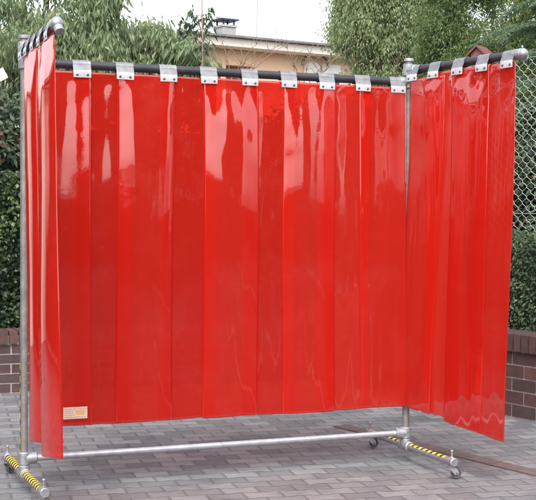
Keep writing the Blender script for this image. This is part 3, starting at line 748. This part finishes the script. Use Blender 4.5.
# ------------------------------------------------------------------ bird house and white board
bz = at(481, 11.4, 51.5); bh = thing('birdhouse', 'small red roofed birdhouse on a pole behind the right arm', 'birdhouse', (bz.x, bz.y, 0), R(-58))
w_, dph = .13, .15; zc = bz.z-.03
bm = B(); pf = [(-w_/2, zc-.16), (w_/2, zc-.16), (w_/2, zc), (0, zc+.058), (-w_/2, zc)]
f1 = [bm.verts.new((x, -dph/2, z)) for x, z in pf]; f2 = [bm.verts.new((x, dph/2, z)) for x, z in pf]
bm.faces.new(f1); bm.faces.new(f2[::-1])
for i in range(5): j = (i+1) % 5; bm.faces.new((f1[i], f2[i], f2[j], f1[j]))
bmesh.ops.recalc_face_normals(bm, faces=bm.faces); obj('wall', bm, REDW, bh)
bm = B(); sl = math.atan2(.058, w_/2)
for s_ in (-1, 1):
    xd = V((math.cos(sl)*s_, 0, -math.sin(sl))); box(bm, V((0,0,zc+.072))+xd*.062, (.13, dph+.06, .014), (xd, V((0,1,0)), xd.cross(V((0,1,0)))*s_), .001)
obj('roof', bm, REDROOF, bh)
bm = B(); tube(bm, [(0,-dph/2-.002,zc-.05), (0,-dph/2-.006,zc-.05)], .018, 14); obj('dark_hole_disc', bm, RIVET, bh)  # solid disc, the hole's shade given by its dark colour
bm = B(); tube(bm, [(0,0,0), (0,0,zc-.16)], .02, 10); obj('pole', bm, BARK, bh)
wb = at(-1, 10.9, 76); wbo = thing('white_board', 'small tilted white board at the left edge among the leaves', 'board', (wb.x, wb.y, 0), -_y)
bm = B(); a_ = R(28); box(bm, (-.0, 0, wb.z), (.13, .012, .10), (V((math.cos(a_),0,math.sin(a_))), V((0,1,0)), V((-math.sin(a_),0,math.cos(a_)))), .002); obj('panel', bm, WHITE, wbo)
bm = B(); tube(bm, [(-.05,.02,0), (-.05,.02,wb.z-.0)], .009, 8); obj('stake', bm, BARK, wbo)

# ------------------------------------------------------------------ behind the photographer (seen only as reflections in the curtain)
def reflection_hedge(label, a, b, h):  # unseen hedges added to cut off the sky's reflection low in the curtain
    return hedge(label, a, b, (0,1,0), .8, 0, h, L_BOX, 160, .12, .08)
hedge('added tall dark hedge for reflections, along the left side of the yard, outside the photo', (-5.6,-3,0), (-5.6,9,0), (1,0,0), .8, 0, 3.6, L_DARK, 260, .10, .06)  # unseen hedge added to darken reflections in the left wing
reflection_hedge('added hedge for reflections across the yard behind the photographer', (-14,-22,0), (11,-22,0), 2.0)
reflection_hedge('low added hedge for reflections across the yard behind the photographer, by the white house', (11.2,-22,0), (30,-22,0), 1.2)
bt = [(4.9,-24,2.5,13), (8.8,-25,3.0,15), (12.6,-24,2.6,13)]  # unseen trees added and sized to darken the middle of the strips' reflections
for i, (x, y, r_, h) in enumerate(bt):
    tree('added_reflection_tree', ('added round dark tree for reflections, the most leftward of three behind the photographer', 'tallest added dark tree for reflections, middle of three behind the photographer', 'added broad dark tree for reflections, the most rightward of three behind the photographer')[i], 'tree', (x, y, 0),
         [(x, y, h*.55, r_, r_*.8, h*.42), (x-1, y, h*.4, r_*.8, r_*.6, h*.3), (x+1, y, h*.45, r_*.8, r_*.6, h*.35)], 1300, 14, .38, .22, .5, .8, .35, L_DARK, tr=.2, nb=12)
nb0 = thing('neighbour_house', 'white rendered house across the yard behind the photographer', 'house', (34,-24,0))
gar = thing('garage', 'added long pale garage, seen only in reflection, to the left of the yard, outside the photo', 'garage', (-7.5,9,0))  # unseen garage added as a pale surface for the left wing to reflect
bm = B(); box(bm, (0,0,1.4), (9,5,2.8), None, .01); obj('wall', bm, CREAM, gar)
bm = B(); box(bm, (0,0,2.86), (9.3,5.3,.115), None, .01); obj('roof', bm, ROOFM, gar)
bm = B(); box(bm, (-1,-2.52,1.1), (2.6,.05,2.2), None, .01); obj('door', bm, WHITE, gar)
bm = B(); box(bm, (0,0,2.6), (10,7,5.2), None, .02); obj('wall', bm, CREAM, nb0)
bm = B()
g1 = [bm.verts.new(p) for p in ((-5.3,-3.9,5.2),(5.3,-3.9,5.2),(5.3,3.9,5.2),(-5.3,3.9,5.2))]; g2 = [bm.verts.new(p) for p in ((-5.3,0,7.6),(5.3,0,7.6))]
for f in ((g1[0],g1[1],g2[1],g2[0]), (g1[2],g1[3],g2[0],g2[1]), (g1[1],g1[2],g2[1]), (g1[3],g1[0],g2[0]), (g1[3],g1[2],g1[1],g1[0])): bm.faces.new(f)
obj('roof', bm, REDROOF, nb0)
for x in (-3.2, 0, 3.2):
    for z in (1.5, 3.9):
        bm = B(); box(bm, (x, 3.52, z), (1.3, .06, 1.3), None, .005); wo = obj('window', bm, WHITE, nb0)
        bm = B(); box(bm, (x, 3.553, z), (1.1, .01, 1.1)); obj('pane', bm, GLASS, wo)

# ------------------------------------------------------------------ light
W = bpy.data.worlds.new('World'); S.world = W; W.use_nodes = True; nt = W.node_tree; nt.nodes.clear()
SE, SR = R(52), R(205)
sk = new(nt, 'TexSky', sky_type='NISHITA', sun_disc=False, sun_elevation=SE, sun_rotation=SR, air_density=1.0, dust_density=3.0, ozone_density=1.0)
hs = new(nt, 'HueSaturation', {'Saturation': .22, 'Color': sk.outputs[0]})
bg = new(nt, 'Background', {'Color': hs.outputs[0], 'Strength': .15})
nt.links.new(bg.outputs[0], new(nt, 'OutputWorld').inputs['Surface'])
sl_ = bpy.data.lights.new('sun', 'SUN'); sl_.energy = .6; sl_.angle = R(20); sl_.color = (1,.96,.9)
so = bpy.data.objects.new('sun', sl_); COL.objects.link(so)
sd = V((math.sin(SR)*math.cos(SE), math.cos(SR)*math.cos(SE), math.sin(SE)))
so.rotation_euler = (-sd).to_track_quat('-Z', 'Y').to_euler()
S.view_settings.view_transform = 'Standard'; S.view_settings.look = 'None'; S.view_settings.exposure = 1.6; S.view_settings.gamma = 1
S.view_settings.use_curve_mapping = False
S.cycles.transparent_max_bounces = 16; S.cycles.max_bounces = 8
